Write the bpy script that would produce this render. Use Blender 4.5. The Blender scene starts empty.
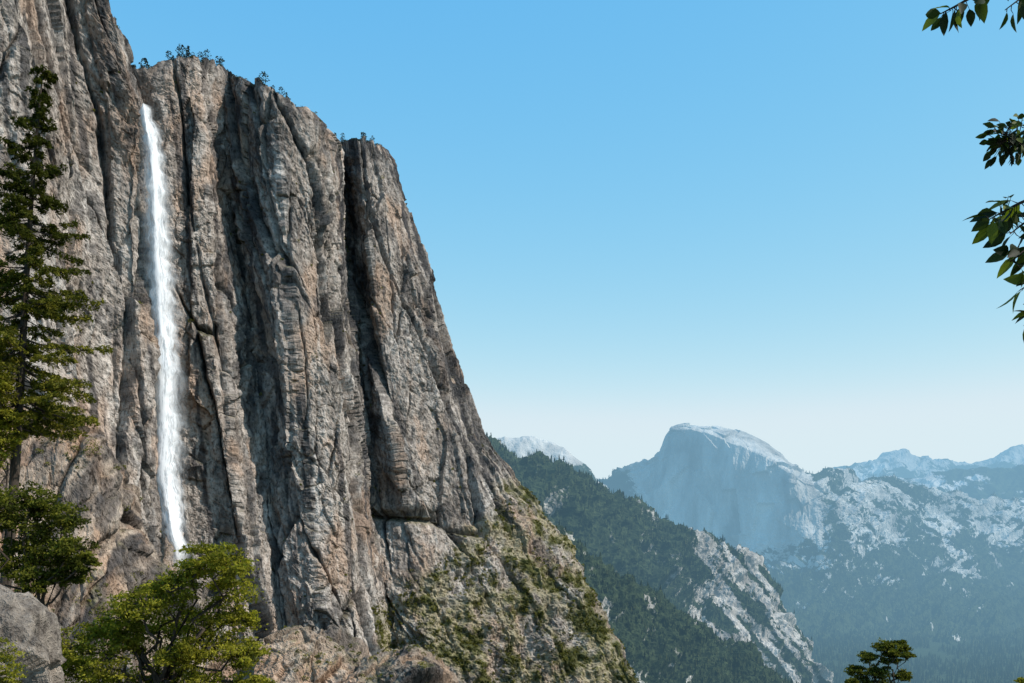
import bpy, math, numpy as np, bmesh
from mathutils import Vector
rng=np.random.default_rng(7)
F=995.0; HZ=520.0
def at(a,b,d):            # image pixel column/row + assumed depth -> world metres
    return np.array([(a-512.0)/F*d, d, (HZ-b)/F*d])
# ---------------------------------------------------------------- noise
P=rng.permutation(256); P=np.concatenate([P,P])
G=rng.normal(size=(256,3)); G/=np.linalg.norm(G,axis=1)[:,None]; G=G.astype(np.float32)
def pn(x,y,z=0.0):
    x,y,z=np.broadcast_arrays(np.asarray(x,np.float32),np.asarray(y,np.float32),np.asarray(z,np.float32))
    xf=np.floor(x);yf=np.floor(y);zf=np.floor(z)
    xi=xf.astype(np.int32); yi=yf.astype(np.int32); zi=zf.astype(np.int32)
    fx=x-xf; fy=y-yf; fz=z-zf
    u=fx*fx*fx*(fx*(fx*6-15)+10); v=fy*fy*fy*(fy*(fy*6-15)+10); w=fz*fz*fz*(fz*(fz*6-15)+10)
    r=0
    for i in (0,1):
        a=P[(xi+i)&255]
        for j in (0,1):
            b=P[(a+yi+j)&255]
            for k in (0,1):
                g=G[P[(b+zi+k)&255]]
                d=g[...,0]*(fx-i)+g[...,1]*(fy-j)+g[...,2]*(fz-k)
                r=r+d*(u if i else 1-u)*(v if j else 1-v)*(w if k else 1-w)
    return r*1.5
def fbm(x,y,z=0.0,o=5,g=.5):
    s=0;a=1;f=1
    for i in range(o):
        s=s+a*pn(np.asarray(x)*f+i*17.3,np.asarray(y)*f+i*5.1,np.asarray(z)*f+i*9.7); a*=g; f*=2.03
    return s
def ridge(x,y,z=0.0,o=3):
    s=0;a=1;f=1;t=0
    for i in range(o):
        s=s+a*(1-2*np.abs(pn(np.asarray(x)*f+i*13.3,np.asarray(y)*f+i*7.7,np.asarray(z)*f+i*3.1))); t+=a; a*=.5; f*=2.1
    return s/t
H1=rng.random((256,4)).astype(np.float32)
def facets(x,y,seed,tilt=1.):
    x=np.asarray(x,np.float32)+seed*31.7; y=np.asarray(y,np.float32)+seed*11.3
    xi=np.floor(x).astype(np.int32); yi=np.floor(y).astype(np.int32)
    b1=np.full(x.shape,9e9,np.float32); b2=b1.copy(); val=np.zeros(x.shape,np.float32)
    for i in (-1,0,1):
        for j in (-1,0,1):
            h=P[(P[(xi+i)&255]+yi+j)&255]; r=H1[h]
            dx=x-(xi+i+r[...,0]); dy=y-(yi+j+r[...,1]); d=dx*dx+dy*dy
            v=(r[...,2]-.5)+tilt*((r[...,3]-.5)*dx+(r[...,2]*7%1-.5)*dy)
            n=d<b1; b2=np.where(n,b1,np.minimum(b2,d)); b1=np.where(n,d,b1); val=np.where(n,v,val)
    return val,np.sqrt(b2)-np.sqrt(b1)
def ss(x,a,b):
    t=np.clip((x-a)/(b-a),0,1); return t*t*(3-2*t)
def cramp(x,stops):
    xs=[s[0] for s in stops]; return np.stack([np.interp(x,xs,[s[1][i] for s in stops]) for i in range(3)],-1)
def cmix(a,b,f): return a*(1-f[...,None])+np.asarray(b)*f[...,None]
# ---------------------------------------------------------------- mesh helpers
def link(ob,parent=None):
    bpy.context.scene.collection.objects.link(ob)
    if parent: ob.parent=parent
    return ob
def mesh(name,V,Fc,mat,attrs=None,smooth=True,parent=None,vattrs=None):
    V=np.asarray(V,np.float32); Fc=np.asarray(Fc,np.int32)
    me=bpy.data.meshes.new(name)
    k=Fc.shape[1]; n=len(Fc)
    me.vertices.add(len(V)); me.vertices.foreach_set('co',V.ravel())
    me.loops.add(n*k); me.loops.foreach_set('vertex_index',Fc.ravel())
    me.polygons.add(n); me.polygons.foreach_set('loop_start',np.arange(0,n*k,k,dtype=np.int32))
    me.polygons.foreach_set('loop_total',np.full(n,k,dtype=np.int32))
    me.polygons.foreach_set('use_smooth',np.full(n,smooth,dtype=bool))
    me.update(calc_edges=True)
    for kx,val in (attrs or {}).items():
        at_=me.attributes.new(kx,'FLOAT','POINT'); at_.data.foreach_set('value',np.asarray(val,np.float32).ravel())
    for kx,val in (vattrs or {}).items():
        at_=me.attributes.new(kx,'FLOAT_VECTOR','POINT'); at_.data.foreach_set('vector',np.asarray(val,np.float32).ravel())
    me.materials.append(mat)
    return link(bpy.data.objects.new(name,me),parent)
def gridfaces(R,C):
    i=np.arange(R-1)[:,None]*C+np.arange(C-1)[None,:]
    i=i.ravel(); return np.stack([i,i+C,i+C+1,i+1],1)
def slopes(T,k):
    s=np.diff(T,axis=0)/np.diff(k)[:,None,None]
    a,b=s[:-1],s[1:]; m=np.where(a*b>0,2*a*b/np.where(a*b>0,a+b,1),0)
    return np.concatenate([s[:1],m,s[-1:]],0)
def interp(T,k,q,lin):
    k=np.asarray(k,float); j=np.clip(np.searchsorted(k,q,side='right')-1,0,len(k)-2)
    h=(k[j+1]-k[j])[:,None,None]; t=((q-k[j])[:,None,None])/h
    sl=slopes(T,k)
    L=T[j]*(1-t)+T[j+1]*t
    Hh=(2*t**3-3*t**2+1)*T[j]+(t**3-2*t**2+t)*h*sl[j]+(-2*t**3+3*t**2)*T[j+1]+(t**3-t**2)*h*sl[j+1]
    return L*lin+Hh*(1-lin)
def sheet(T,nu,nv,linu=0.,linv=0.):
    T=np.asarray(T,float)
    R,C,_=T.shape
    mid=T[R//2]; ku=np.concatenate([[0],np.cumsum(np.maximum(np.linalg.norm(np.diff(mid,axis=0),axis=1),1))])
    midc=T[:,C//2]
    kvm=np.concatenate([[0],np.cumsum(np.linalg.norm(np.diff(midc,axis=0),axis=1))])
    def samp(k,n):
        idx=np.linspace(0,len(k)-1,n); a=np.interp(idx,np.arange(len(k)),k); b=np.linspace(0,k[-1],n); return a*.4+b*.6
    qu=samp(ku,nu); qv=samp(kvm,nv)
    A=interp(T,kvm,qv,linv)
    B=interp(A.transpose(1,0,2),ku,qu,linu).transpose(1,0,2)
    U,V=np.meshgrid(qu,qv)
    return B,U,V
def gnormal(B):
    du=np.gradient(B,axis=1); dv=np.gradient(B,axis=0)
    n=np.cross(dv,du); n/=np.maximum(np.linalg.norm(n,axis=2),1e-9)[...,None]
    s=np.sign((n*np.array([0.3,-0.8,0.5])).sum(2)); s[s==0]=1
    return n*s[...,None]
# ---------------------------------------------------------------- material helpers
def newmat(name):
    m=bpy.data.materials.new(name); m.use_nodes=True; nt=m.node_tree; nt.nodes.clear()
    out=nt.nodes.new('ShaderNodeOutputMaterial'); return m,nt,out
class N:
    def __init__(s,nt): s.nt=nt
    def n(s,t,**k):
        x=s.nt.nodes.new(t)
        for a,b in k.items(): setattr(x,a,b)
        return x
    def l(s,a,b): s.nt.links.new(a,b)
    def attr(s,nm,vec=False):
        x=s.n('ShaderNodeAttribute',attribute_name=nm); return x.outputs['Vector'] if vec else x.outputs['Fac']
    def coord(s): return s.n('ShaderNodeTexCoord').outputs['Object']
    def noise(s,co,scale,detail=6,rough=.6,sc=(1,1,1),loc=(0,0,0),dist=0):
        mp=s.n('ShaderNodeMapping'); mp.inputs['Scale'].default_value=sc; mp.inputs['Location'].default_value=loc
        s.l(co,mp.inputs['Vector'])
        x=s.n('ShaderNodeTexNoise'); x.inputs['Scale'].default_value=scale; x.inputs['Detail'].default_value=detail
        x.inputs['Roughness'].default_value=rough; x.inputs['Distortion'].default_value=dist
        s.l(mp.outputs['Vector'],x.inputs['Vector']); return x.outputs['Fac']
    def ramp(s,f,stops):
        r=s.n('ShaderNodeValToRGB'); e=r.color_ramp.elements
        while len(e)<len(stops): e.new(.5)
        for i,(p,c) in enumerate(stops):
            e[i].position=p; e[i].color=(c if isinstance(c,tuple) else (c,c,c))+(1,)
        s.l(f,r.inputs['Fac']); return r.outputs['Color']
    def math(s,op,a,b,clamp=False):
        x=s.n('ShaderNodeMath',operation=op,use_clamp=clamp)
        for i,v in enumerate((a,b)):
            if isinstance(v,(int,float)): x.inputs[i].default_value=v
            else: s.l(v,x.inputs[i])
        return x.outputs[0]
    def mix(s,f,a,b,mode='MIX'):
        x=s.n('ShaderNodeMix',data_type='RGBA',blend_type=mode)
        for i,v in ((0,f),(6,a),(7,b)):
            if isinstance(v,(int,float)): x.inputs[i].default_value=v
            elif isinstance(v,tuple): x.inputs[i].default_value=v+(1,)
            else: s.l(v,x.inputs[i])
        return x.outputs[2]
    def bump(s,h,dist,strength=1.,prev=None):
        b=s.n('ShaderNodeBump'); b.inputs['Distance'].default_value=dist; b.inputs['Strength'].default_value=strength
        s.l(h,b.inputs['Height'])
        if prev: s.l(prev,b.inputs['Normal'])
        return b.outputs['Normal']
    def bsdf(s,col,rough=.9,nor=None,spec=.2):
        b=s.n('ShaderNodeBsdfPrincipled'); b.inputs['Roughness'].default_value=rough; b.inputs['Specular IOR Level'].default_value=spec
        if isinstance(col,tuple): b.inputs['Base Color'].default_value=col+(1,)
        else: s.l(col,b.inputs['Base Color'])
        if nor: s.l(nor,b.inputs['Normal'])
        return b.outputs[0]
    def diff(s,col,nor=None):
        b=s.n('ShaderNodeBsdfDiffuse'); s.l(col,b.inputs['Color'])
        if nor: s.l(nor,b.inputs['Normal'])
        return b.outputs[0]
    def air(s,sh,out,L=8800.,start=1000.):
        """blue haze painted into the surface as emission, rising with distance from the origin"""
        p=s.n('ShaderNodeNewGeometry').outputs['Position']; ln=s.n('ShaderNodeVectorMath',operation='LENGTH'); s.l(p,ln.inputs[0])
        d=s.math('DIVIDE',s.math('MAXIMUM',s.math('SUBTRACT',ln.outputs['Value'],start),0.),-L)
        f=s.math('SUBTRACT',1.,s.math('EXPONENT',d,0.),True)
        e=s.n('ShaderNodeEmission'); e.inputs[0].default_value=(.255,.50,.69,1); e.inputs[1].default_value=1.  # haze colour glows from the surface itself, no volume
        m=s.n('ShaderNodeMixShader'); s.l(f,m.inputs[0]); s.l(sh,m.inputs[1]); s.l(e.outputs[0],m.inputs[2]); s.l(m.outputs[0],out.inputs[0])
def cliff_material(name):
    m,nt,out=newmat(name); g=N(nt)
    fine=g.noise(g.coord(),.30,4,.78,(1,1,.6))
    col=g.mix(1.,g.attr('col',True),g.ramp(fine,[(.36,(.36,.35,.34)),(.48,(1.,1.,1.)),(.66,(1.35,1.35,1.36))]),'MULTIPLY')
    g.l(g.diff(col,g.bump(fine,3.4,1.)),out.inputs[0]); return m
def cliffcolor(U,V,X,Y,Z,stain_shade,veg,vegn,tint=(1,1,1),edge=0):
    st=fbm(U/15,V/90,0.,5,.6); bg=fbm(X/80,Y/80,Z/80,3)
    s=.5+.20*st+.18*bg+.15*fbm(U/4,V/6,3.,3)
    t=np.array(tint)
    c=cramp(s,[(.24,(.15,.128,.112)),(.42,(.32,.275,.238)),(.58,(.44,.385,.338)),(.80,(.60,.545,.49))])*t
    c=cmix(c,np.array((.44,.295,.205))*t,.6*ss(fbm(X/45,Y/45,Z/80,4),.05,.55))
    c=cmix(c,(.085,.078,.076),.88*ss(fbm(U/13,V/300,7.,4)+.3*fbm(U/4,V/30,8.,3,.6),.30,.56))
    c=cmix(c,(.10,.092,.088),.7*ss(fbm(U/30,V/48,27.,6,.62),.28,.55))
    c=cmix(c,np.array((.64,.60,.55))*t,.4*ss(fbm(U/8,V/60,17.,5,.6),.40,.75))
    c=cmix(c,(.05,.05,.053),stain_shade)  # dark rock stain and painted shade, both put into the colour
    vc=cramp(vegn,[(-.25,(.32,.275,.18)),(0.,(.16,.15,.06)),(.25,(.06,.065,.02))])
    return c*(1-veg[...,None])+vc*veg[...,None]
def hill_material(name,rock=((.20,.18,.16),(.42,.39,.35)),veg=((.018,.028,.016),(.05,.065,.03)),sc=.01,bd=12,air=True,nz=1.8):
    m,nt,out=newmat(name); g=N(nt); co=g.coord()
    n1=g.noise(co,sc,4,.7,(1,1,.35)); n2=g.noise(co,sc*5,4,.75)
    rc=g.ramp(n1,[(.35,rock[0]),(.65,rock[1])])
    vc=g.ramp(n2,[(.38,veg[0]),(.62,veg[1])])
    k=g.math('ADD',g.attr('rock'),g.math('MULTIPLY',g.math('SUBTRACT',n2,.5),nz))
    col=g.mix(g.ramp(k,[(.42,0.),(.58,1.)]),vc,rc)
    sh=g.diff(col,g.bump(n2,bd,.9))
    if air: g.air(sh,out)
    else: g.l(sh,out.inputs[0])
    return m
def leaf_material(name,c0,c1,c2,trans=.3,air=False):
    m,nt,out=newmat(name); g=N(nt)
    col=g.ramp(g.attr('rnd'),[(0.,c0),(.5,c1),(1.,c2)])
    b=g.diff(col)
    if trans:
        t=g.n('ShaderNodeBsdfTranslucent'); g.l(g.mix(1.,col,(1.6,1.7,.7),'MULTIPLY'),t.inputs['Color'])
        mx=g.n('ShaderNodeMixShader'); mx.inputs[0].default_value=trans
        g.l(b,mx.inputs[1]); g.l(t.outputs[0],mx.inputs[2]); b=mx.outputs[0]
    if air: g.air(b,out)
    else: g.l(b,out.inputs[0])
    return m
def bark_material(name,c0,c1,s=6):
    m,nt,out=newmat(name); g=N(nt); co=g.coord()
    n=g.noise(co,s,4,.7,(1,1,.25)); g.l(g.diff(g.ramp(n,[(.3,c0),(.7,c1)]),g.bump(n,.04,1.)),out.inputs[0]); return m

M_cliff=cliff_material('granite_cliff_mat'); M_slab=cliff_material('granite_slab_mat')
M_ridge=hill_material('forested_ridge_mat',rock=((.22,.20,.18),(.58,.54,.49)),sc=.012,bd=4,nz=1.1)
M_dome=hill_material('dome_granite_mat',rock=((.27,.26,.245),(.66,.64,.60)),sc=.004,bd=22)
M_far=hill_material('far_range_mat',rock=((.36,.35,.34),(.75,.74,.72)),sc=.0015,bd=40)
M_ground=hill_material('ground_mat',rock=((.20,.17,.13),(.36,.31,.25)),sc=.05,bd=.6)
M_shrub=leaf_material('shrub_leaf_mat',(.035,.038,.010),(.10,.10,.024),(.19,.17,.045),.12)
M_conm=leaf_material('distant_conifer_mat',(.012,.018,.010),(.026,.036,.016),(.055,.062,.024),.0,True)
M_pine=leaf_material('conifer_needle_mat',(.020,.024,.007),(.06,.066,.013),(.22,.195,.03),.25)
M_oak=leaf_material('oak_leaf_mat',(.042,.044,.010),(.165,.158,.020),(.37,.335,.045),.33)
M_oakd=leaf_material('dark_oak_leaf_mat',(.018,.024,.008),(.07,.078,.014),(.20,.19,.03),.28)
M_bark=bark_material('bark_mat',(.03,.024,.02),(.11,.088,.07))
# ---------------------------------------------------------------- MAIN CLIFF
cols=[
 [(-190,-280,770),(-160,300,740),(-130,760,690)],
 [(-60,-240,810),(-50,300,780),(-30,760,730)],
 [(10,-200,850),(20,200,825),(40,760,770)],
 [(70,-30,925),(90,150,905),(116,450,880),(140,760,810)],
 [(112,6,935),(122,55,933),(137,108,932),(143,300,925),(150,480,910),(160,760,860)],
 [(128,66,1015),(147,112,1010),(156,200,1002),(165,300,998),(170,400,990),(172,480,985),(182,560,970),(205,760,930)],
 [(196,58,1026),(206,200,1016),(226,400,1000),(258,760,950)],
 [(222,66,1096),(234,200,1090),(258,400,1055),(284,760,972)],
 [(276,92,1046),(292,300,1028),(312,500,1008),(336,760,955)],
 [(302,110,1062),(322,300,1048),(344,500,1024),(372,760,974)],
 [(321,132,1115),(340,320,1095),(366,540,1055),(398,760,1000)],
 [(326,139,1290),(348,320,1230),(376,540,1125),(412,760,1030)],
 [(357,137,1196),(378,320,1165),(412,540,1110),(456,760,1040)],
 [(379,145,1230),(396,200,1225),(422,320,1205),(468,520,1150),(550,760,1080)],
 [(389,157,1340),(401,205,1335),(432,300,1320),(467,405,1300),(480,440,1280),(517,490,1260),(556,530,1240),(598,600,1200),(638,683,1150),(678,760,1120)],
 [(372,172,1800),(438,420,1800),(500,520,1800),(590,690,1700),(630,770,1650)],
]
R=22; rows=[]
for c in cols:
    c=np.array(c,float); f=np.linspace(0,1,R); py=c[0,1]+(c[-1,1]-c[0,1])*f
    px=np.interp(py,c[:,1],c[:,0]); d=np.interp(py,c[:,1],c[:,2])
    rows.append([at(a,b,e) for a,b,e in zip(px,py,d)])
T=np.array(rows).transpose(1,0,2)
NU,NV=1020,800
B,U,V=sheet(T,NU,NV,linu=.6,linv=.0)
nr=gnormal(B)
mid=T[len(T)//2]; ku=np.concatenate([[0],np.cumsum(np.linalg.norm(np.diff(mid,axis=0),axis=1))])
Uw=U+14*pn(U/150,V/230,1.)+V*.10*pn(U/220,V/500,6.)+2.2*fbm(U/14,V/34,4.,3)
f4,e4=facets(Uw/60-V/420,V/300,5,1.5)
f1,e1=facets(Uw/34+V/700,V/130,11,1.5)
f2_,e2=facets(Uw/16-V/260,V/34,12,1.6)
f3,e3=facets(Uw/6,V/9,3,1.3)
gate=np.clip(.35+1.7*pn(U/70,V/90,27.),.08,1)
D=f4*19+f1*10+f2_*6.*gate+f3*2.0*(.25+gate)
ckm=np.clip(.2+1.9*pn(U/60,V/140,3.),0,1)
D-=7*np.exp(-(e1/.045)**2)*ckm+2.0*np.exp(-(e2/.07)**2)*gate+12*np.exp(-(e4/.03)**2)
ck=pn(Uw/46,V/700,21.); c1=np.exp(-(ck/.028)**2)*np.clip(.3+1.8*pn(U/60,V/160,13.),0,1); D-=10*c1
D+=fbm(U/11,V/13,9.,6,.62)*1.9
uf=ku[5]; gf=np.exp(-((U-uf)/15)**2)
D=D*(1-.85*gf)-4*gf
X,Z=B[...,0],B[...,2]
tal=np.clip(((-84+(X+118)*.95)-Z+25)/50+.6*fbm(X/30,Z/30,3.,4),0,1)*(U>ku[10])
D=D*(1-.5*tal)+tal*fbm(B[...,0]/28,Z/28,5.,5,.6)*9
edge=np.clip((ku[14]-U)/60,0,1)*.35+.65
D=D*edge
vf=np.clip(V/14,0,1)**.7
B2=B+nr*(D*(.25+.75*vf))[...,None]
B2[...,2]+= (fbm(U/20,0*U,2.,4,.6)*5.5+f2_[0][None,:]*7)*np.clip(1-V/36,0,1)
def band(a,b,s=8): return 1/(1+np.exp(-(U-a)/s))*1/(1+np.exp((U-b)/s))
stn_shade=.55*band(ku[6]+12,ku[8]-2,4)*np.clip((B2[...,2]+120)/200,0,1)  # shadow of the buttress flank painted into the rock colour
stn_shade=np.maximum(stn_shade,.75*band(ku[10]-1,ku[12]-3,4)*np.clip((B2[...,2]+40)/160,0,1))  # dark chimney shadow painted into the rock colour as well
stn_shade=np.maximum(stn_shade,.84*band(ku[13]+2,ku[15],7)*np.clip((B2[...,2]+10)/80,0,1))
stn_shade=np.maximum(stn_shade,.85*np.clip(1-V/48,0,1)*(U>ku[4])*(1-.5*band(ku[8],ku[9])))
stn_shade=np.maximum(stn_shade,.65*np.exp(-(e1/.045)**2)*ckm); stn_shade=np.maximum(stn_shade,.8*c1); stn_shade=np.maximum(stn_shade,.85*np.exp(-(e4/.035)**2))  # crevice shade painted dark along the modelled cracks
stn_shade=np.clip(stn_shade*(0.75+1.4*fbm(Uw/13,V/60,44.,6,.6)),0,.94)*(1-tal)
stn_shade=np.maximum(stn_shade,.65*band(ku[3]+15,ku[5]-10,5)*ss(B2[...,2],260,430)*np.clip(.7+fbm(U/10,V/30,5.,4),0,1))
nr2=gnormal(B2)
fb=fbm(B2[...,0]/38,B2[...,1]/38,B2[...,2]/38,5,.6)
veg=np.clip(tal*(.72+fb*1.5),0,.95)
veg=np.maximum(veg,.6*np.clip((nr2[...,2]-.65)*3,0,1))
vgn=.6*fbm(B2[...,0]/9,B2[...,1]/9,B2[...,2]/9,4)+.8*fbm(B2[...,0]/34+7,B2[...,1]/34,B2[...,2]/34,3)
col=cliffcolor(U+4*fbm(U/30,V/60,2.,2),V,B2[...,0],B2[...,1],B2[...,2],stn_shade,veg,vgn)
pl=[B2[0]*np.array([k,k,k*(1-.02*(k-1)*5)])-np.array([0,0,q]) for k,q in ((1.8,60),(1.4,14),(1.15,5),(1.03,1.5))]
Ball=np.concatenate([np.array(pl),B2],0); ext=lambda a:np.concatenate([np.repeat(a[:1],4,0),a],0)
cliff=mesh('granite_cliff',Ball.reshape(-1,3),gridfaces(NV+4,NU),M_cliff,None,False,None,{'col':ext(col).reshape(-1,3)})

def quads(C,L,W,r,flat=0.):
    n=len(C); a=r.normal(size=(n,3)); a[:,2]*=(1-flat); a/=np.linalg.norm(a,axis=1)[:,None]
    b=r.normal(size=(n,3)); b[:,2]*=(1-flat); b-=a*(a*b).sum(1)[:,None]; b/=np.linalg.norm(b,axis=1)[:,None]
    L=(L*r.uniform(.6,1.3,n))[:,None]; W=(W*r.uniform(.6,1.3,n))[:,None]
    V=np.stack([C-a*L,C-b*W+a*L*.1,C+a*L,C+b*W+a*L*.1],1).reshape(-1,3)
    return V,np.arange(4*n).reshape(-1,4)
def clumpy(centers,radii,per,leaf,r,zsq=.7):
    n=len(centers); off=r.normal(size=(n,per,3)); off/=np.linalg.norm(off,axis=2)[...,None]
    off*=r.uniform(.35,1,(n,per,1))**.6; off[...,2]*=zsq
    C=centers[:,None]+off*radii[:,None,None]
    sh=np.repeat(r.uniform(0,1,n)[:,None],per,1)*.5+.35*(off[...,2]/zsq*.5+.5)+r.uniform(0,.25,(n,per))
    V,Fc=quads(C.reshape(-1,3),leaf,leaf*.6,r)
    return V,Fc,np.repeat(np.clip(sh.ravel(),0,1),4)
def pick(B,nrm,mask,n,r):
    idx=np.flatnonzero(mask.ravel())
    if len(idx)==0: return np.zeros((0,3))
    idx=r.choice(idx,min(n,len(idx)),replace=False); return B.reshape(-1,3)[idx]
vm=(tal>.4)&(B2[...,2]>-260)&(U<ku[14]+20)
p1=pick(B2,nr2,vm&(vgn>.08),1700,rng); p1b=pick(B2,nr2,vm,500,rng)
p2=pick(B2,nr2,(nr2[...,2]>.45)&(U>ku[1])&(U<ku[14])&(np.abs(U-uf)>22)&(fb>.1),260,rng)
pr=np.concatenate([p1,p1b,p2]); rad=rng.uniform(.8,3.0,len(pr))*np.where(rng.random(len(pr))<.15,1.6,1)
pr=pr+np.array([0,0,.3])*rad[:,None]
Vq,Fq,Rq=clumpy(pr,rad,34,.8,rng,.8)
mesh('ledge_shrubs',Vq,Fq,M_shrub,{'rnd':Rq},False)
def minipines(pts,hs,r,full=60):
    Vs=[];Rs=[];n=0;Fs=[]
    for p,h in zip(pts,hs):
        t=r.uniform(.15,1,full); ang=r.uniform(0,6.28,full); w=h*.30*(1.05-t)**.7*r.uniform(.3,1,full)
        if r.random()<.6: w=h*r.uniform(.25,.42)*np.sin(np.clip(t,0,1)*3.0)**.6*r.uniform(.3,1,full)
        C=p+np.stack([np.cos(ang)*w+h*r.normal()*.06*t,np.sin(ang)*w,t*h],1)
        v,f=quads(C,h*.085,h*.05,r,.5); Vs.append(v);Fs.append(f+n);n+=len(v);Rs.append(np.repeat(r.uniform(0,.8,full),4))
        tw=h*.015
        v=np.array([p+[-tw,0,-1],p+[tw,0,-1],p+[0,0,h],p+[0,tw,-1]]); Vs.append(v); Fs.append(np.array([[0,1,2,3]])+n); n+=4; Rs.append(np.zeros(4))
    return np.concatenate(Vs),np.concatenate(Fs),np.concatenate(Rs)
rim=B2[0]; ru=U[0]; sel=[]
for a,b,n in ((ku[5]+8,ku[5]+24,5),(ku[6]-22,ku[6]+1,10),(ku[6]+14,ku[7]+4,5),(ku[8]-14,ku[9],4),(ku[11]+14,ku[11]+34,6),(ku[12]+8,ku[13]+2,4),(ku[3],ku[4],2)):
    ids=np.flatnonzero((ru>a)&(ru<b)); sel+=list(rng.choice(ids,n))
rp=rim[sel]+np.array([-2,2,-2.]); hs=5+11*rng.random(len(rp))**1.5
v,f,r_=minipines(rp,hs,rng,80); mesh('rim_pines',v,f,M_conm,{'rnd':r_},False)
ids=np.flatnonzero((ru>ku[4]+10)&(ru<ku[14])); s2=rng.choice(ids,150)
v,f,r_=clumpy(rim[s2]+np.array([-1,1,-.3]),rng.uniform(1,3.4,150),40,.7,rng); mesh('rim_shrubs',v,f,M_conm,{'rnd':r_},False)

# ---------------------------------------------------------------- WATERFALL
m,nt,out=newmat('falling_water_mat'); g=N(nt)
wv=g.attr('cl',True); e=g.attr('edge')
n1=g.noise(wv,1,4,.75,(.30,.022,1)); n2=g.noise(wv,1,4,.7,(.14,.035,1),(9,2,4))
al=g.math('MULTIPLY',e,g.math('ADD',g.ramp(n1,[(.38,.15),(.54,.95)]),g.ramp(n2,[(.42,0.),(.60,.7)])),True)
dcol=g.ramp(n1,[(.34,(.66,.70,.74)),(.54,(.92,.92,.92))])
d=g.diff(dcol); tr=g.n('ShaderNodeBsdfTransparent'); tl=g.n('ShaderNodeBsdfTranslucent'); tl.inputs[0].default_value=(.95,.95,.95,1)
m0=g.n('ShaderNodeMixShader'); m0.inputs[0].default_value=.12; g.l(d,m0.inputs[1]); g.l(tl.outputs[0],m0.inputs[2])
mx=g.n('ShaderNodeMixShader'); g.l(al,mx.inputs[0]); g.l(tr.outputs[0],mx.inputs[1]); g.l(m0.outputs[0],mx.inputs[2]); g.l(mx.outputs[0],out.inputs[0])
M_water=m
fc=np.array([(146,106,3.5),(148,120,6),(153,150,9),(157,200,10.5),(160,260,11.5),(164,320,12.5),(166,400,15),(167,470,15),(172,510,11),(178,545,8.5),(181,568,10)],float)
near=np.abs(U-uf)<60; Wp=B2[near]
n=170; q=np.linspace(106,568,n); cx=np.interp(q,fc[:,1],fc[:,0])+1.4*pn(q/45.,3.3); yy=np.zeros(n)
for i in range(n):
    zt=(HZ-q[i])/F*990; xt=(cx[i]-512)/F*990
    k=(np.abs(Wp[:,2]-zt)<7)&(np.abs(Wp[:,0]-xt)<13)
    yy[i]=(np.percentile(Wp[k,1],4) if k.any() else np.nan)
ok=~np.isnan(yy); yy=np.interp(q,q[ok],yy[ok])
ym=yy.copy()
for i in range(n): ym[i]=yy[max(0,i-6):i+7].min()
ys=np.convolve(np.pad(ym,9,mode='edge'),np.ones(19)/19,'valid')-3; ys=np.minimum(ys,yy-1)
fe=bpy.data.objects.new('waterfall',None); link(fe)
for k in range(3):
    w=np.interp(q,fc[:,1],fc[:,2])*(1.,.62,1.5)[k]; dd=ys-(2,4,0)[k]
    m_=21; s=np.linspace(-1,1,m_)
    Vv=np.zeros((n,m_,3)); ed=np.zeros((n,m_)); cc=np.zeros((n,m_,3))
    for j in range(m_):
        jit=5.5*fbm(q/18.,k*3.+(s[j]>0)*9.,0,5,.6)
        px=cx+s[j]*w+jit*abs(s[j])
        Vv[:,j]=np.stack([(px-512)/F*dd,dd-6.*(1-s[j]**2)+s[j]*4,(HZ-q)/F*dd],1)
        ed[:,j]=(1-abs(s[j])**(1.8,1.7,1.1)[k])*(1.,1.,.42)[k]*np.interp(q,[106,110,535,568],[.2,1,1,.1]); cc[:,j]=np.stack([s[j]*w,-Vv[:,j,2],q*0+k*20],1)
    mesh('water_sheet_%d'%k,Vv.reshape(-1,3),gridfaces(n,m_),M_water,{'edge':ed},True,fe,{'cl':cc.reshape(-1,3)})

# ---------------------------------------------------------------- near rock slope under the cliff
sk=[(-120,395),(-60,400),(0,400),(34,408),(75,430),(108,468),(132,520),(155,568),(180,606),(215,632),(250,640),(290,631),(318,640),(360,650),(410,656),(440,684),(500,780)]
sd=[640,650,660,670,680,690,700,705,705,700,690,680,680,675,670,665,660]
T3=[]
for (a,b),d_ in zip(sk,sd):
    h=820-b
    T3.append([at(a,b+60,d_+130),at(a,b,d_),at(a+3,b+h*.08,d_-18),at(a+6,b+h*.3,d_-45),at(a+10,b+h*.6,d_-90),at(a+15,820,d_-160)])
T3=np.array(T3).transpose(1,0,2)
Bs,Us,Vs_=sheet(T3,560,400,.2,.3); ns=gnormal(Bs)
Dg=Us*.8+Vs_*.55+2.5*fbm(Us/30,Vs_/30,1.,4); Dh=-Us*.55+Vs_*.8
fa,ea=facets(Dg/30,Dh/90,7,1.6); fb_,eb=facets(Dg/12,Dh/30,8,1.6); fc_,ec=facets(Dg/4,Dh/7,9,1.4)
Ds=fa*14+fb_*5.+fc_*1.8-4*np.exp(-(ea/.05)**2)-1.2*np.exp(-(eb/.06)**2)+fbm(Us/30,Vs_/30,2.,7,.62)*3.
Bs=Bs+ns*Ds[...,None]; ns2=gnormal(Bs)
fbs=fbm(Bs[...,0]/25,Bs[...,1]/25,3.,4)
vegs=np.clip((ns2[...,2]-.62)*1.5+fbs*.8-.1,0,.7)
sts_shade=np.clip(fbm(Dg/20,Dh/60,17.,5,.6)*.9+.36+.4*np.exp(-(ea/.08)**2),0,.8)*np.clip((-Bs[...,0]-165)/50,.08,1)  # noise stains, plus crevice shade painted along the facet cracks
cs=cliffcolor(Dg,Dh,Bs[...,0],Bs[...,1],Bs[...,2],sts_shade,vegs,fbm(Bs[...,0]/7,Bs[...,1]/7,Bs[...,2]/7,4),(.98,.88,.78))
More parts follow.
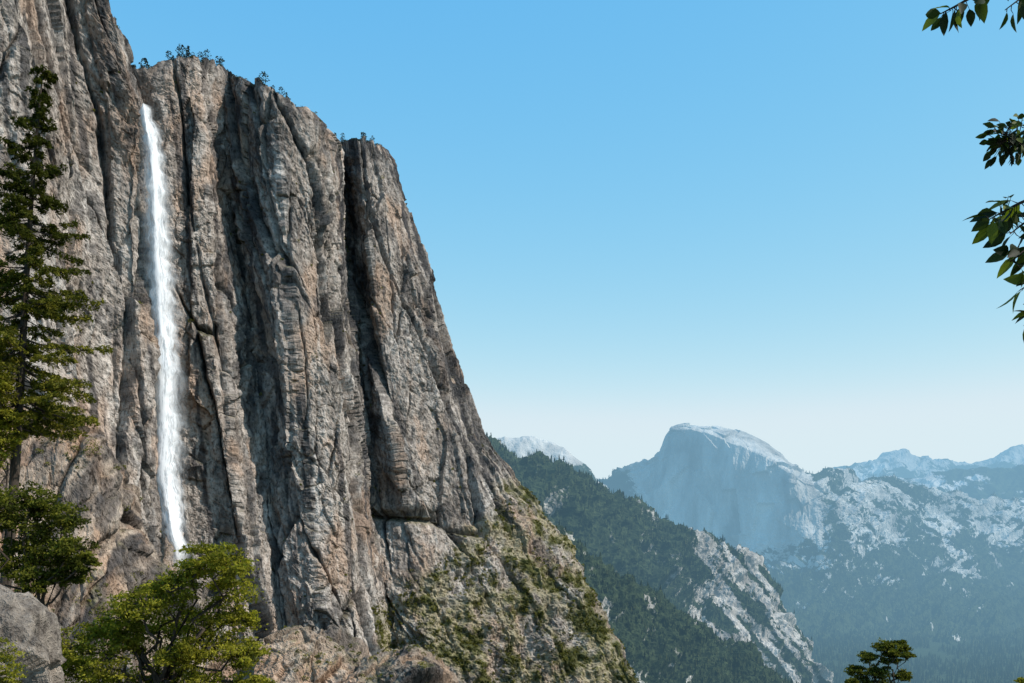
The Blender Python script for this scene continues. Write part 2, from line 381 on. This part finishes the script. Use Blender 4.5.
mesh('rock_slope',Bs.reshape(-1,3),gridfaces(400,560),M_slab,None,False,None,{'col':cs.reshape(-1,3)})
ps=pick(Bs,ns2,(ns2[...,2]>.4)&(fbs>.0)&(Vs_>Vs_.max()*.2),560,rng)
ps=np.concatenate([ps,[at(92,447,655),at(88,452,655),at(97,450,655),at(93,441,657)]]); rd=rng.uniform(1,3.4,len(ps)); rd[-4:]=[5,4.5,5,4.5]
v,f,r_=clumpy(ps,rd,60,.6,rng); mesh('slope_shrubs',v,f,M_shrub,{'rnd':r_},False)

# ---------------------------------------------------------------- mini conifer forests
def forest(name,pts,hs,r,par=None):
    n=len(pts); seg=5; tv=[];tf=[]
    for (z0,z1,rr) in ((.08,.62,.20),(.4,1.,.135)):
        b=len(tv)
        for k in range(seg):
            a=k/seg*6.283; q=1 if k%2 else .72
            tv.append((math.cos(a)*rr*q,math.sin(a)*rr*q,z0+(.04 if k%2 else 0)))
        tv.append((0,0,z1)); 
        for k in range(seg): tf.append((b+k,b+(k+1)%seg,b+seg))
    tv=np.array(tv); tf=np.array(tf)
    a=r.uniform(0,6.28,n); ca,sa=np.cos(a)[:,None],np.sin(a)[:,None]
    x=tv[None,:,0]*ca-tv[None,:,1]*sa; y=tv[None,:,0]*sa+tv[None,:,1]*ca; w=r.uniform(.75,1.35,n)[:,None]
    V=np.stack([x*w,y*w,np.broadcast_to(tv[None,:,2],x.shape)],-1)*(1+.12*r.normal(size=(n,len(tv),1)))
    V=V*hs[:,None,None]+pts[:,None]
    Fc=tf[None]+np.arange(n)[:,None,None]*len(tv)
    rn=np.repeat(r.uniform(0,1,n),len(tv))
    return mesh(name,V.reshape(-1,3),Fc.reshape(-1,3),M_conm,{'rnd':rn},False,par)
def hill(name,T,nu,nv,amp,L,mat,rockfn,lin=0.,topfade=.35,smooth=True):
    B,U,V=sheet(T,nu,nv,lin,lin); n=gnormal(B)
    D=(ridge(U/L+.5*fbm(U/L/2,V/L/2),V/L/2.6,3.,4)-.55)*amp*1.3+fbm(U/L*3,V/L*2,8.,5,.6)*amp*.35
    vv=V/V.max(); D=D*np.clip(topfade+vv*2.2,0,1)
    B=B+n*D[...,None]; n=gnormal(B); rk=rockfn(B,U,V,n)
    mesh(name,B.reshape(-1,3),gridfaces(nv,nu),mat,{'rock':rk},smooth)
    return B,U,V,n,rk
def ridgetable(sk,bottom,dn,ds=0,shift=-60,back=(500,260)):
    T=[]
    for a,b,d in sk:
        t=at(a,b,d); bk=t+np.array([0,back[0],-back[1]]); hb=bottom-b
        T.append([bk,t,at(a+shift*.25,b+hb*.22,d-dn*.2),at(a+shift*.6,b+hb*.55,d-dn*.55),at(a+shift,bottom,d-dn)])
    return np.array(T).transpose(1,0,2)
sk=[(380,400,2450),(440,425,2500),(480,436,2550),(510,445,2600),(540,457,2650),(565,470,2700),(590,485,2750),(640,510,2850),(680,530,2920),(700,540,2950),(722,543,2980),(742,545,3000),(756,562,3010),(775,598,3000),(800,638,2980),(835,690,2950),(880,780,2900)]
def rf(B,U,V,n):
    k=fbm(B[...,0]/150,B[...,1]/150,B[...,2]/150,5)
    x=B[...,0]; z=B[...,2]
    s=fbm((x*.80+z*.60)/30,(x*.60-z*.80)/260,2.,5,.6)   # slabs running down to the right
    r=.0+k*.55+ss(x,420,620)*ss(z,-640,-400)*(.46+s*.75)+np.clip((.55-n[...,2])*.6,0,.2)
    return np.clip(r,0,1)
B,U,V,n,rk=hill('forested_ridge',ridgetable(sk,800,900),440,340,58,150,M_ridge,rf,smooth=False)
pts=pick(B,n,(rk<.40)&(V>V.max()*.10),9500,rng); forest('ridge_forest',pts,rng.uniform(7,17,len(pts)),rng)
sk=[(440,460,1850),(500,485,1900),(530,500,1920),(560,528,1950),(590,562,1980),(615,575,2000),(660,598,2050),(700,625,2080),(740,645,2100),(770,668,2100),(800,692,2100),(850,760,2080)]
def rf2(B,U,V,n): return np.clip(.02+fbm(B[...,0]/90,B[...,1]/90,B[...,2]/90,5)*.55+np.clip((.5-n[...,2])*.8,0,.25),0,1)
B,U,V,n,rk=hill('forested_ridge.001',ridgetable(sk,800,450,shift=-30,back=(250,160)),360,240,35,90,M_ridge,rf2,smooth=False)
pts=pick(B,n,(rk<.45)&(V>V.max()*.15),4200,rng); forest('ridge_forest.001',pts,rng.uniform(6,14,len(pts)),rng)
sk=[(440,470,5300),(470,450,5250),(492,439,5200),(520,437,5200),(548,442,5200),(570,452,5150),(584,464,5150),(594,478,5150),(620,500,5150),(660,540,5150)]
hill('granite_dome',ridgetable(sk,600,900,shift=-10,back=(600,200)),200,140,22,260,M_dome,lambda B,U,V,n:np.clip(.85+fbm(B[...,0]/200,B[...,1]/200,B[...,2]/200,4)*.8-np.clip((-B[...,2]+330)/200,0,.6),0,1))
hd=[(560,(500,7900),(504,7700),(525,7500)),(590,(487,7700),(491,7600),(517,7400)),(606,(478,7600),(482,7500),(518,7300)),(625,(470,7450),(475,7350),(522,7150)),(645,(461,7300),(466,7180),(535,7000)),
 (660,(451,7230),(456,7100),(550,6900)),(666,(437,7200),(442,7080),(553,6880)),(672,(427,7180),(432,7050),(556,6850)),(684,(424.5,7150),(429,6990),(558,6800)),(705,(426,7100),(433,6880),(560,6720)),
 (730,(429,7050),(442,6740),(562,6600)),(755,(437,7000),(453,6620),(562,6500)),(778,(452,6920),(467,6500),(560,6400)),(792,(466,6850),(477,6430),(557,6340)),(806,(473,6850),(482,6430),(555,6250)),
 (835,(474,6950),(489,6560),(552,6150)),(870,(477,7100),(493,6720),(555,6200)),(910,(486,7200),(500,6880),(562,6250)),(960,(498,7300),(512,7000),(572,6300)),(1030,(505,7400),(520,7100),(580,6350)),(1110,(500,7500),(520,7200),(580,6400)),(1250,(490,7700),(520,7300),(580,6500))]
T5=[]
for a,r0,r1,r2 in hd:
    t0=at(a,*r0)
    T5.append([t0+np.array([150,700,-350]),t0,at(a,*r1),at(a-2,*r2),at(a-10,604,5650),at(a-15,652,4800)])
T5=np.array(T5).transpose(1,0,2)
B,U,V=sheet(T5,600,430,.25,.6); n=gnormal(B)
X,Y,Z=B[...,0],B[...,1],B[...,2]
face=np.clip((X-850)/120,0,1)*np.clip((2050-X)/120,0,1)*np.clip((Z+200)/120,0,1)
amp=1-face*.88; top=np.clip((Z-330)/150,0,1); amp=amp*(1-.85*top)
D=(ridge((U+.5*V)/330+.4*fbm(U/500,V/500),V/900,3.,5)-.55)*130+fbm(U/120,V/120,5.,5,.6)*28
D=D*amp+face*(1-.7*top)*(fbm(U/60,V/300,7.,5,.6)*14+facets(U/130,V/220,4,1.6)[0]*60)
B=B+n*D[...,None]; n=gnormal(B); X,Y,Z=B[...,0],B[...,1],B[...,2]
k=fbm(X/300,Y/300,Z/300,6,.6)
rk=.30+k*.7+face*1.0+np.clip((Z-330)/150,0,.7)+np.clip((.5-n[...,2])*.6,-.2,.25)-np.clip((-Z-260)/250,0,.5)
s=fbm((X*.6+Z)/110,(X-Z*.6)/420,2.,5,.6)
rk=np.clip(np.maximum(rk,(.42+s*.9)*ss(X,1900,2200)*ss(Z,-330,-60)),0,1)
mesh('half_dome',B.reshape(-1,3),gridfaces(430,600),M_dome,{'rock':rk},False)
pts=pick(B,n,(rk<.42)&(Z>-600),8000,rng); forest('mountain_forest',pts,rng.uniform(12,24,len(pts)),rng)
sk=[(700,500,15000),(790,482,15000),(812,474,15000),(830,470,15000),(850,466,15000),(872,463,15000),(886,458,15000),(895,452,15000),(903,451,15000),(912,457,15000),(938,462,15000),(960,465,15000),(985,462,15000),(1003,455,15000),(1018,449,15000),(1040,452,15000),(1090,446,15000),(1200,455,15000)]
hill('distant_mountain_range',ridgetable(sk,530,4000,shift=0,back=(2500,900)),360,130,130,700,M_far,lambda B,U,V,n:np.clip(.6+fbm(B[...,0]/900,B[...,1]/900,B[...,2]/500,4)*.8,0,1),0.,.12,False)
sk=[(800,492,10200),(860,482,10200),(900,476,10200),(930,474,10200),(960,471,10200),(1000,470,10000),(1040,464,10000),(1120,460,10000),(1250,462,10000)]
hill('distant_mountain_range.001',ridgetable(sk,560,2500,shift=0,back=(1500,500)),260,130,80,450,M_far,lambda B,U,V,n:np.clip(.25+fbm(B[...,0]/500,B[...,1]/500,B[...,2]/300,5)*.9,0,1),0.,.2,False)

# ---------------------------------------------------------------- terrain sheet to the horizon
nr_,na=200,300
r=np.concatenate([[0.01],np.geomspace(1.5,45000,nr_-1)]); a=np.linspace(0,2*np.pi,na)
Rr,Aa=np.meshgrid(r,a,indexing='ij'); X=Rr*np.sin(Aa); Y=Rr*np.cos(Aa)
Z=-1.7-.235*Rr; Z=-600+ np.log1p(np.exp((Z+600)/60))*60
Z=Z+fbm(X/6,Y/6,1.,3)*.25*np.clip(Rr/12,0,1)+fbm(X/70,Y/70,2.,4)*np.clip(Rr*.012,0,6)
mesh('ground',np.stack([X,Y,Z],-1).reshape(-1,3),gridfaces(nr_,na),M_ground,{'rock':np.clip(.5-Rr/900,0.05,.5)},True)
n_=11000; yy_=rng.uniform(3500,6200,n_); xx=yy_*rng.uniform(.22,.60,n_); zz=np.full(n_,-601.)
kk=fbm(xx/250,yy_/250,0.,3)>-.3; pts=np.stack([xx,yy_,zz],1)[kk]
forest('valley_forest',pts,rng.uniform(18,34,len(pts)),rng)

# ---------------------------------------------------------------- FOREGROUND TREES
def tube(pts,rad,sides=7):
    pts=np.asarray(pts,float); n=len(pts); t=np.gradient(pts,axis=0); t/=np.linalg.norm(t,axis=1)[:,None]+1e-9
    ref=np.where(np.abs(t[:,2:3])>.9,np.array([[1.,0,0]]),np.array([[0,0,1.]])); a=np.cross(t,ref); a/=np.linalg.norm(a,axis=1)[:,None]; b=np.cross(t,a)
    th=np.arange(sides)/sides*2*np.pi
    V=pts[:,None]+(a[:,None]*np.cos(th)[None,:,None]+b[:,None]*np.sin(th)[None,:,None])*np.asarray(rad)[:,None,None]
    i=np.arange(n-1)[:,None]*sides+np.arange(sides)[None]; j=np.arange(n-1)[:,None]*sides+(np.arange(sides)[None]+1)%sides
    return V.reshape(-1,3),np.stack([i.ravel(),j.ravel(),(j+sides).ravel(),(i+sides).ravel()],1)
def join(parts):
    Vs=[];Fs=[];n=0
    for v,f in parts: Vs.append(v);Fs.append(f+n);n+=len(v)
    return np.concatenate(Vs),np.concatenate(Fs)
def limb(p,q,r0,r1,r,wob=.08,n=7,sag=0.):
    p=np.array(p,float);q=np.array(q,float); t=np.linspace(0,1,n)[:,None]; L=np.linalg.norm(q-p)
    w=r.normal(size=(n,3))*L*wob*np.sin(t*np.pi); 
    return tube(p+(q-p)*t+w+np.array([0,0,1])*sag*L*np.sin(t*np.pi),np.linspace(r0,r1,n),6)
def oak(name,base,blobs,d,mat,leaf,dens,r,tr=.22,zs=.75):
    e=bpy.data.objects.new(name,None); link(e)
    ppm=d/F; C=np.array([at(a,b,d)+np.array([0,r.uniform(-.8,.8)*s*ppm*1.6,0]) for a,b,s in blobs]); Rr=np.array([b[2]*ppm for b in blobs])
    base=np.array(base,float); cen=C.mean(0); fork=base+(cen-base)*.62; fork[2]=min(fork[2],C[:,2].min()-.3*Rr.mean()) if fork[2]>C[:,2].min() else fork[2]
    parts=[limb(base-[0,0,.4],fork,tr,tr*.7,r,.03,9)]
    Ls=[];Rn=[]
    for c,q in zip(C,Rr):
        parts.append(limb(fork,c,tr*.45,tr*.12,r,.06,8,.06))
        nc=int(26*dens)+int(10*q)
        dirs=r.normal(size=(nc,3)); dirs/=np.linalg.norm(dirs,axis=1)[:,None]
        rad=q*r.uniform(.35,1.25,nc)**.8; cc=c+dirs*rad[:,None]*np.array([1.1,1.1,zs])
        for k in range(0,nc,3): parts.append(limb(c+(cc[k]-c)*.1,cc[k],tr*.08,tr*.03,r,.1,4))
        per=int(34*dens)
        sg=q*.16
        off=r.normal(size=(nc,per,3))*sg*np.array([1.25,1.25,.5])
        L=(cc[:,None]+off).reshape(-1,3); Ls.append(L)
        sh=r.uniform(0,.6,(nc,1))+.4*r.random((nc,per)); Rn.append(sh.ravel())
    V,Fc=join(parts); mesh('trunk_and_limbs',V,Fc,M_bark,None,True,e)
    Ls=np.concatenate(Ls); V,Fc=quads(Ls,leaf,leaf*.5,r,.25); mesh('foliage',V,Fc,mat,{'rnd':np.repeat(np.concatenate(Rn),4)},False,e)
def gz(x,y):
    q=math.hypot(x,y); return -1.7-.235*q
def ground_at(a,d): 
    x=(a-512)/F*d; return (x,d,gz(x,d))
oak('oak_tree',ground_at(150,36),[(236,564,20),(212,558,20),(190,570,20),(225,592,22),(178,590,22),(150,602,22),(125,616,20),(100,628,20),(78,645,20),(150,636,24),(190,622,24),(232,620,18),(212,648,22),(245,655,18),(112,660,24),(165,668,26),(65,668,18),(205,684,24),(140,690,24),(92,690,20),(250,684,15),(130,640,18),(185,650,20)],36,M_oak,.07,1.3,rng)
oak('oak_tree.001',ground_at(20,48),[(28,500,20),(52,518,20),(18,530,24),(72,548,18),(46,556,22),(0,508,24),(5,560,22),(66,576,14),(38,580,16),(-25,545,30),(-20,500,24),(85,562,11)],48,M_oakd,.10,1.3,rng)
oak('oak_tree.002',ground_at(-15,58),[(4,384,12),(-6,405,16),(8,420,12),(2,438,12),(-25,390,20),(-25,430,24),(-10,455,20)],58,M_oak,.10,1.,rng)
oak('shrub',ground_at(-5,20),[(4,668,14),(-14,655,18),(10,684,12),(-20,690,22)],20,M_oak,.035,.8,rng,.05)
oak('pine_tree',ground_at(880,70),[(886,648,9),(905,646,8),(893,660,9),(870,658,8),(911,656,5),(858,671,8),(880,672,10),(902,675,8),(866,683,10),(888,688,12),(850,681,5),(896,652,7)],70,M_oakd,.09,1.2,rng,.2,.62)
oak('pine_tree.001',ground_at(1024,70),[(1022,680,8),(1030,688,10),(1015,690,7)],70,M_oak,.10,.7,rng,.12,.6)
# tall fir on the left
e=bpy.data.objects.new('fir_tree',None); link(e)
d=60; base=np.array(ground_at(-22,d)); tp=at(49,66,d); h=tp[2]-base[2]
tt=np.linspace(0,1,26)[:,None]; axis=base+(tp-base)*tt; axis[:,0]+=.35*np.sin(tt[:,0]*5)
parts=[tube(axis,.42*(1-tt[:,0])**.8+.02,10)]
Ls=[];Rn=[]
nb=260
for i in range(nb):
    t=.515+.485*(i/nb)+rng.uniform(-.006,.006); t=min(t,.995)
    p=base+(tp-base)*t; p[0]+=.35*math.sin(t*5)
    top=(1-t)*h
    dens=.75+.5*math.sin(t*47)+.3*math.sin(t*91)
    Lb=min(.5+top*.24,4.6)*rng.uniform(.35,1.2)*(1 if rng.random()<.45+.5*dens else .3)
    az=rng.uniform(0,6.283); dz=-.12-.25*min(top/20,1)+rng.uniform(-.24,.24)
    dirv=np.array([math.cos(az),math.sin(az),dz]); dirv/=np.linalg.norm(dirv)
    n=8; s=np.linspace(0,1,n)[:,None]; bp=p+dirv*Lb*s+np.array([0,0,1])*Lb*.16*s**2.2-np.array([0,0,1])*Lb*.05*np.sin(s*3)
    parts.append(tube(bp,np.linspace(.05,.012,n)*(.4+Lb/5),5))
    side=np.cross(dirv,[0,0,1]); side/=np.linalg.norm(side)
    ntw=int(5+Lb*6.5)
    for j in range(ntw):
        s_=rng.uniform(.3,1); o=p+dirv*Lb*s_+np.array([0,0,1])*Lb*.16*s_**2.2
        sg=rng.choice([-1,1]); tl_=Lb*.28*(1.25-s_)*rng.uniform(.6,1.2)+.12
        td=side*sg*.9+dirv*.6+np.array([0,0,rng.uniform(-.5,.15)]); td/=np.linalg.norm(td)
        k=int(6+tl_*16); q=rng.uniform(0,1,k)[:,None]
        Ls.append(o+td*tl_*q+rng.normal(size=(k,3))*np.array([.05,.05,.055])-np.array([0,0,.16])*q); 
        Rn.append(np.clip(rng.uniform(0,.45)+.3*rng.random(k)+np.interp(top,[8,16],[-.10,.3]),0,1))
V_,F_=join(parts); mesh('trunk_and_branches',V_,F_,M_bark,None,True,e)
Ls=np.concatenate(Ls); V_,F_=quads(Ls,.14,.045,rng,.2); mesh('needles',V_,F_,M_pine,{'rnd':np.repeat(np.concatenate(Rn),4)},False,e)

# boulder bottom-left
bm=bmesh.new(); bmesh.ops.create_icosphere(bm,subdivisions=7,radius=1); me=bpy.data.meshes.new('boulder'); bm.to_mesh(me); bm.free()
co=np.zeros(len(me.vertices)*3,np.float32); me.vertices.foreach_get('co',co); co=co.reshape(-1,3).astype(float)
dsp=1+.20*fbm(co[:,0]*1.1,co[:,1]*1.1,co[:,2]*1.1,5)-.12*np.abs(pn(co[:,0]*2.2+co[:,2],co[:,1]*2.2,co[:,2]*1.2))
dsp+=facets(co[:,0]*1.6+co[:,1],co[:,2]*1.6+co[:,1]*.5,6,1.)[0]*.20+fbm(co[:,0]*7,co[:,1]*7,co[:,2]*7,4,.6)*.03
co=co*dsp[:,None]*np.array([2.75,2.1,3.1]); co[:,2]-=.35*co[:,0]; cb=at(-38,690,25); co+=cb
me.vertices.foreach_set('co',co.astype(np.float32).ravel()); me.polygons.foreach_set('use_smooth',[True]*len(me.polygons))
m,nt,out=newmat('boulder_mat'); g=N(nt); c_=g.coord(); n1=g.noise(c_,1.2,5,.75); n2=g.noise(c_,14,3,.7)
cc=g.mix(g.ramp(n2,[(.35,0.),(.7,.7)]),g.ramp(n1,[(.40,(.06,.05,.043)),(.60,(.34,.29,.24))]),(.20,.175,.15))
g.l(g.diff(cc,g.bump(n2,.03,.8,g.bump(n1,.4,1.))),out.inputs[0]); me.materials.append(m); link(bpy.data.objects.new('boulder',me))

# ---------------------------------------------------------------- broadleaf tree at right, branches reaching into view
m,nt,out=newmat('laurel_leaf_mat'); g=N(nt)
col=g.ramp(g.attr('rnd'),[(0.,(.010,.018,.007)),(.6,(.035,.052,.010)),(1.,(.14,.16,.018))])
b=g.bsdf(col,.6,None,.2); t=g.n('ShaderNodeBsdfTranslucent'); g.l(g.mix(1.,col,(1.5,1.8,.6),'MULTIPLY'),t.inputs['Color'])
mx=g.n('ShaderNodeMixShader'); mx.inputs[0].default_value=.3; g.l(b,mx.inputs[1]); g.l(t.outputs[0],mx.inputs[2]); g.l(mx.outputs[0],out.inputs[0]); M_laurel=m
def bigleaf(p,dirv,nrm,L,W):
    dirv=dirv/np.linalg.norm(dirv); s=np.cross(dirv,nrm); s/=np.linalg.norm(s); nn=np.cross(s,dirv)
    ks=np.array([0,.15,.35,.6,.82,1.]); ws=np.array([.04,.6,1.,.9,.5,.0])*W
    V=[]
    for k,w in zip(ks,ws):
        c=p+dirv*L*k-nn*L*.18*k*k
        V+= [c-s*w+nn*w*.35,c,c+s*w+nn*w*.35]
    f=[]
    for i in range(5):
        for j in range(2): a=i*3+j; f.append((a,a+1,a+4,a+3))
    return np.array(V),np.array(f)
e=bpy.data.objects.new('laurel_tree',None); link(e)
D0=4.2; tb=np.array([3.6,4.6,-1.7-.235*5.8]); 
trk=[tb-[0,0,.2],tb+[.05,0,1.2],tb+[-.1,0,2.6],tb+[0.05,.05,4.0],tb+[.1,0,5.6]]
parts=[tube(np.array(trk),[.16,.14,.12,.09,.05],10)]; lv=[];rn=[]
def twig(start,keys,sub,spread,L,side=.9,wr=(.19,.26)):
    pts=[np.array(start)]+[at(a,b,D0+o) for a,b,o in keys]
    pts=np.array(pts); tt=np.linspace(0,1,len(pts)); q=np.linspace(0,1,14); pp=np.stack([np.interp(q,tt,pts[:,i]) for i in range(3)],1)
    pp[1:-1]=(pp[:-2]+pp[1:-1]*2+pp[2:])/4
    parts.append(tube(pp,np.linspace(.014,.0022,14),6))
    seg=pts[1:]; tt=np.linspace(0,1,len(seg))
    for i in range(sub):
        s_=(i+.5)/sub; o=np.array([np.interp(s_,tt,seg[:,k]) for k in range(3)])
        dd=seg[-1]-seg[0]; dd/=np.linalg.norm(dd)
        sd=rng.normal(size=3); sd-=dd*(dd@sd); sd/=np.linalg.norm(sd)
        stem=o+sd*rng.uniform(0,spread)
        parts.append(tube(np.array([o,(o+stem)/2+rng.normal(size=3)*.004,stem]),[.002,.0018,.001],4))
        ld=sd*side+dd*rng.uniform(.1,1.1)+np.array([0,0,-.45]); 
        lv.append(bigleaf(stem,ld,rng.normal(size=3)+np.array([0,-.6,.6]),L*rng.uniform(.7,1.2),L*rng.uniform(*wr))); rn.append(np.full(18,rng.random()**1.5))
s0=tb+np.array([-.08,0,3.2]); s1=tb+np.array([-.05,0,2.5]); s2=tb+np.array([-.02,.02,4.0])
twig(s2,[(1060,-60,.2),(990,-14,0),(960,4,0),(940,14,0)],34,.04,.085)
twig(s2,[(1070,-50,.2),(1040,-16,.1),(1005,10,.1)],16,.04,.085)
twig(s0,[(1060,115,.1),(1020,134,0),(1008,140,0),(1000,143,0)],170,.095,.045,.9,(.24,.32))
twig(s1,[(1080,190,.1),(1030,198,.0),(1006,210,0),(988,220,0)],36,.055,.095)
twig(s1,[(1080,210,.1),(1045,235,.1),(1022,253,.0),(1010,262,0)],32,.055,.095)
twig(s1,[(1080,240,.1),(1048,272,.1),(1034,282,.0),(1020,290,0)],16,.035,.095)
twig(s1,[(1080,215,.2),(1045,215,.2),(1025,222,.15),(1010,234,.1)],30,.055,.095)
twig(s1,[(1080,290,.1),(1050,304,.1),(1035,312,.0),(1024,326,0)],12,.035,.08)
for i in range(34):
    c=tb+np.array([rng.uniform(-.2,1.8),rng.uniform(-1.6,1.4),rng.uniform(3.0,6.2)])
    if c[1]>.3 and (c[0]-.35)/c[1]<.56: continue
    o=trk[2+int(rng.integers(0,3))]; parts.append(limb(o,c,.03,.006,rng,.07,7))
    for j in range(26):
        st=c+rng.normal(size=3)*.22
        if (st[0]-.12)/max(st[1],.1)<.54: continue
        lv.append(bigleaf(st,rng.normal(size=3)+np.array([0,0,-.3]),rng.normal(size=3)+np.array([0,0,.8]),.085,.018)); rn.append(np.full(18,rng.random()**1.5))
V_,F_=join(parts); mesh('trunk_and_branches',V_,F_,M_bark,None,True,e)
V_,F_=join(lv); mesh('leaves',V_,F_,M_laurel,{'rnd':np.concatenate(rn)},True,e)

# ---------------------------------------------------------------- sun, sky, camera
az=math.radians(105); el=math.radians(47)
s=Vector((math.sin(az)*math.cos(el),math.cos(az)*math.cos(el),math.sin(el)))
L=bpy.data.lights.new('sun','SUN'); L.energy=5.0; L.angle=math.radians(.5); L.color=(1,.93,.84)
lo=bpy.data.objects.new('sun',L); link(lo); lo.rotation_euler=s.to_track_quat('Z','Y').to_euler()
w=bpy.data.worlds.new('World'); bpy.context.scene.world=w; w.use_nodes=True; nt=w.node_tree; nt.nodes.clear(); g=N(nt)
sky=nt.nodes.new('ShaderNodeTexSky'); sky.sky_type='NISHITA'; sky.sun_disc=False; sky.sun_elevation=el; sky.sun_rotation=az; sky.altitude=1500; sky.dust_density=.6
K=.13
sp=g.n('ShaderNodeSeparateColor'); g.l(sky.outputs[0],sp.inputs[0]); cb=g.n('ShaderNodeCombineColor')
for i,(a,p,mxv) in enumerate(((1.9,1.25,.70),(1.06,.50,.84),(.93,.08,.92))):   # cyan summer-sky response
    x=g.math('POWER',g.math('MULTIPLY',sp.outputs[i],K),p); x=g.math('MULTIPLY',x,a)
    sm=g.n('ShaderNodeMath',operation='SMOOTH_MIN'); g.l(x,sm.inputs[0]); sm.inputs[1].default_value=mxv; sm.inputs[2].default_value=.12
    g.l(g.math('DIVIDE',sm.outputs[0],K),cb.inputs[i])
bg=nt.nodes.new('ShaderNodeBackground'); bg.inputs[1].default_value=K; ow=nt.nodes.new('ShaderNodeOutputWorld')
g.l(cb.outputs[0],bg.inputs[0]); g.l(bg.outputs[0],ow.inputs[0])
c=bpy.data.cameras.new('camera'); c.sensor_width=36; c.lens=36*F/1024; c.shift_y=(HZ-341.5)/1024; c.clip_start=.1; c.clip_end=120000
oc=bpy.data.objects.new('camera',c); link(oc); oc.rotation_euler=(math.radians(90),0,0)
sc=bpy.context.scene; sc.camera=oc; sc.view_settings.view_transform='Standard'; sc.view_settings.look='None'; sc.view_settings.exposure=0
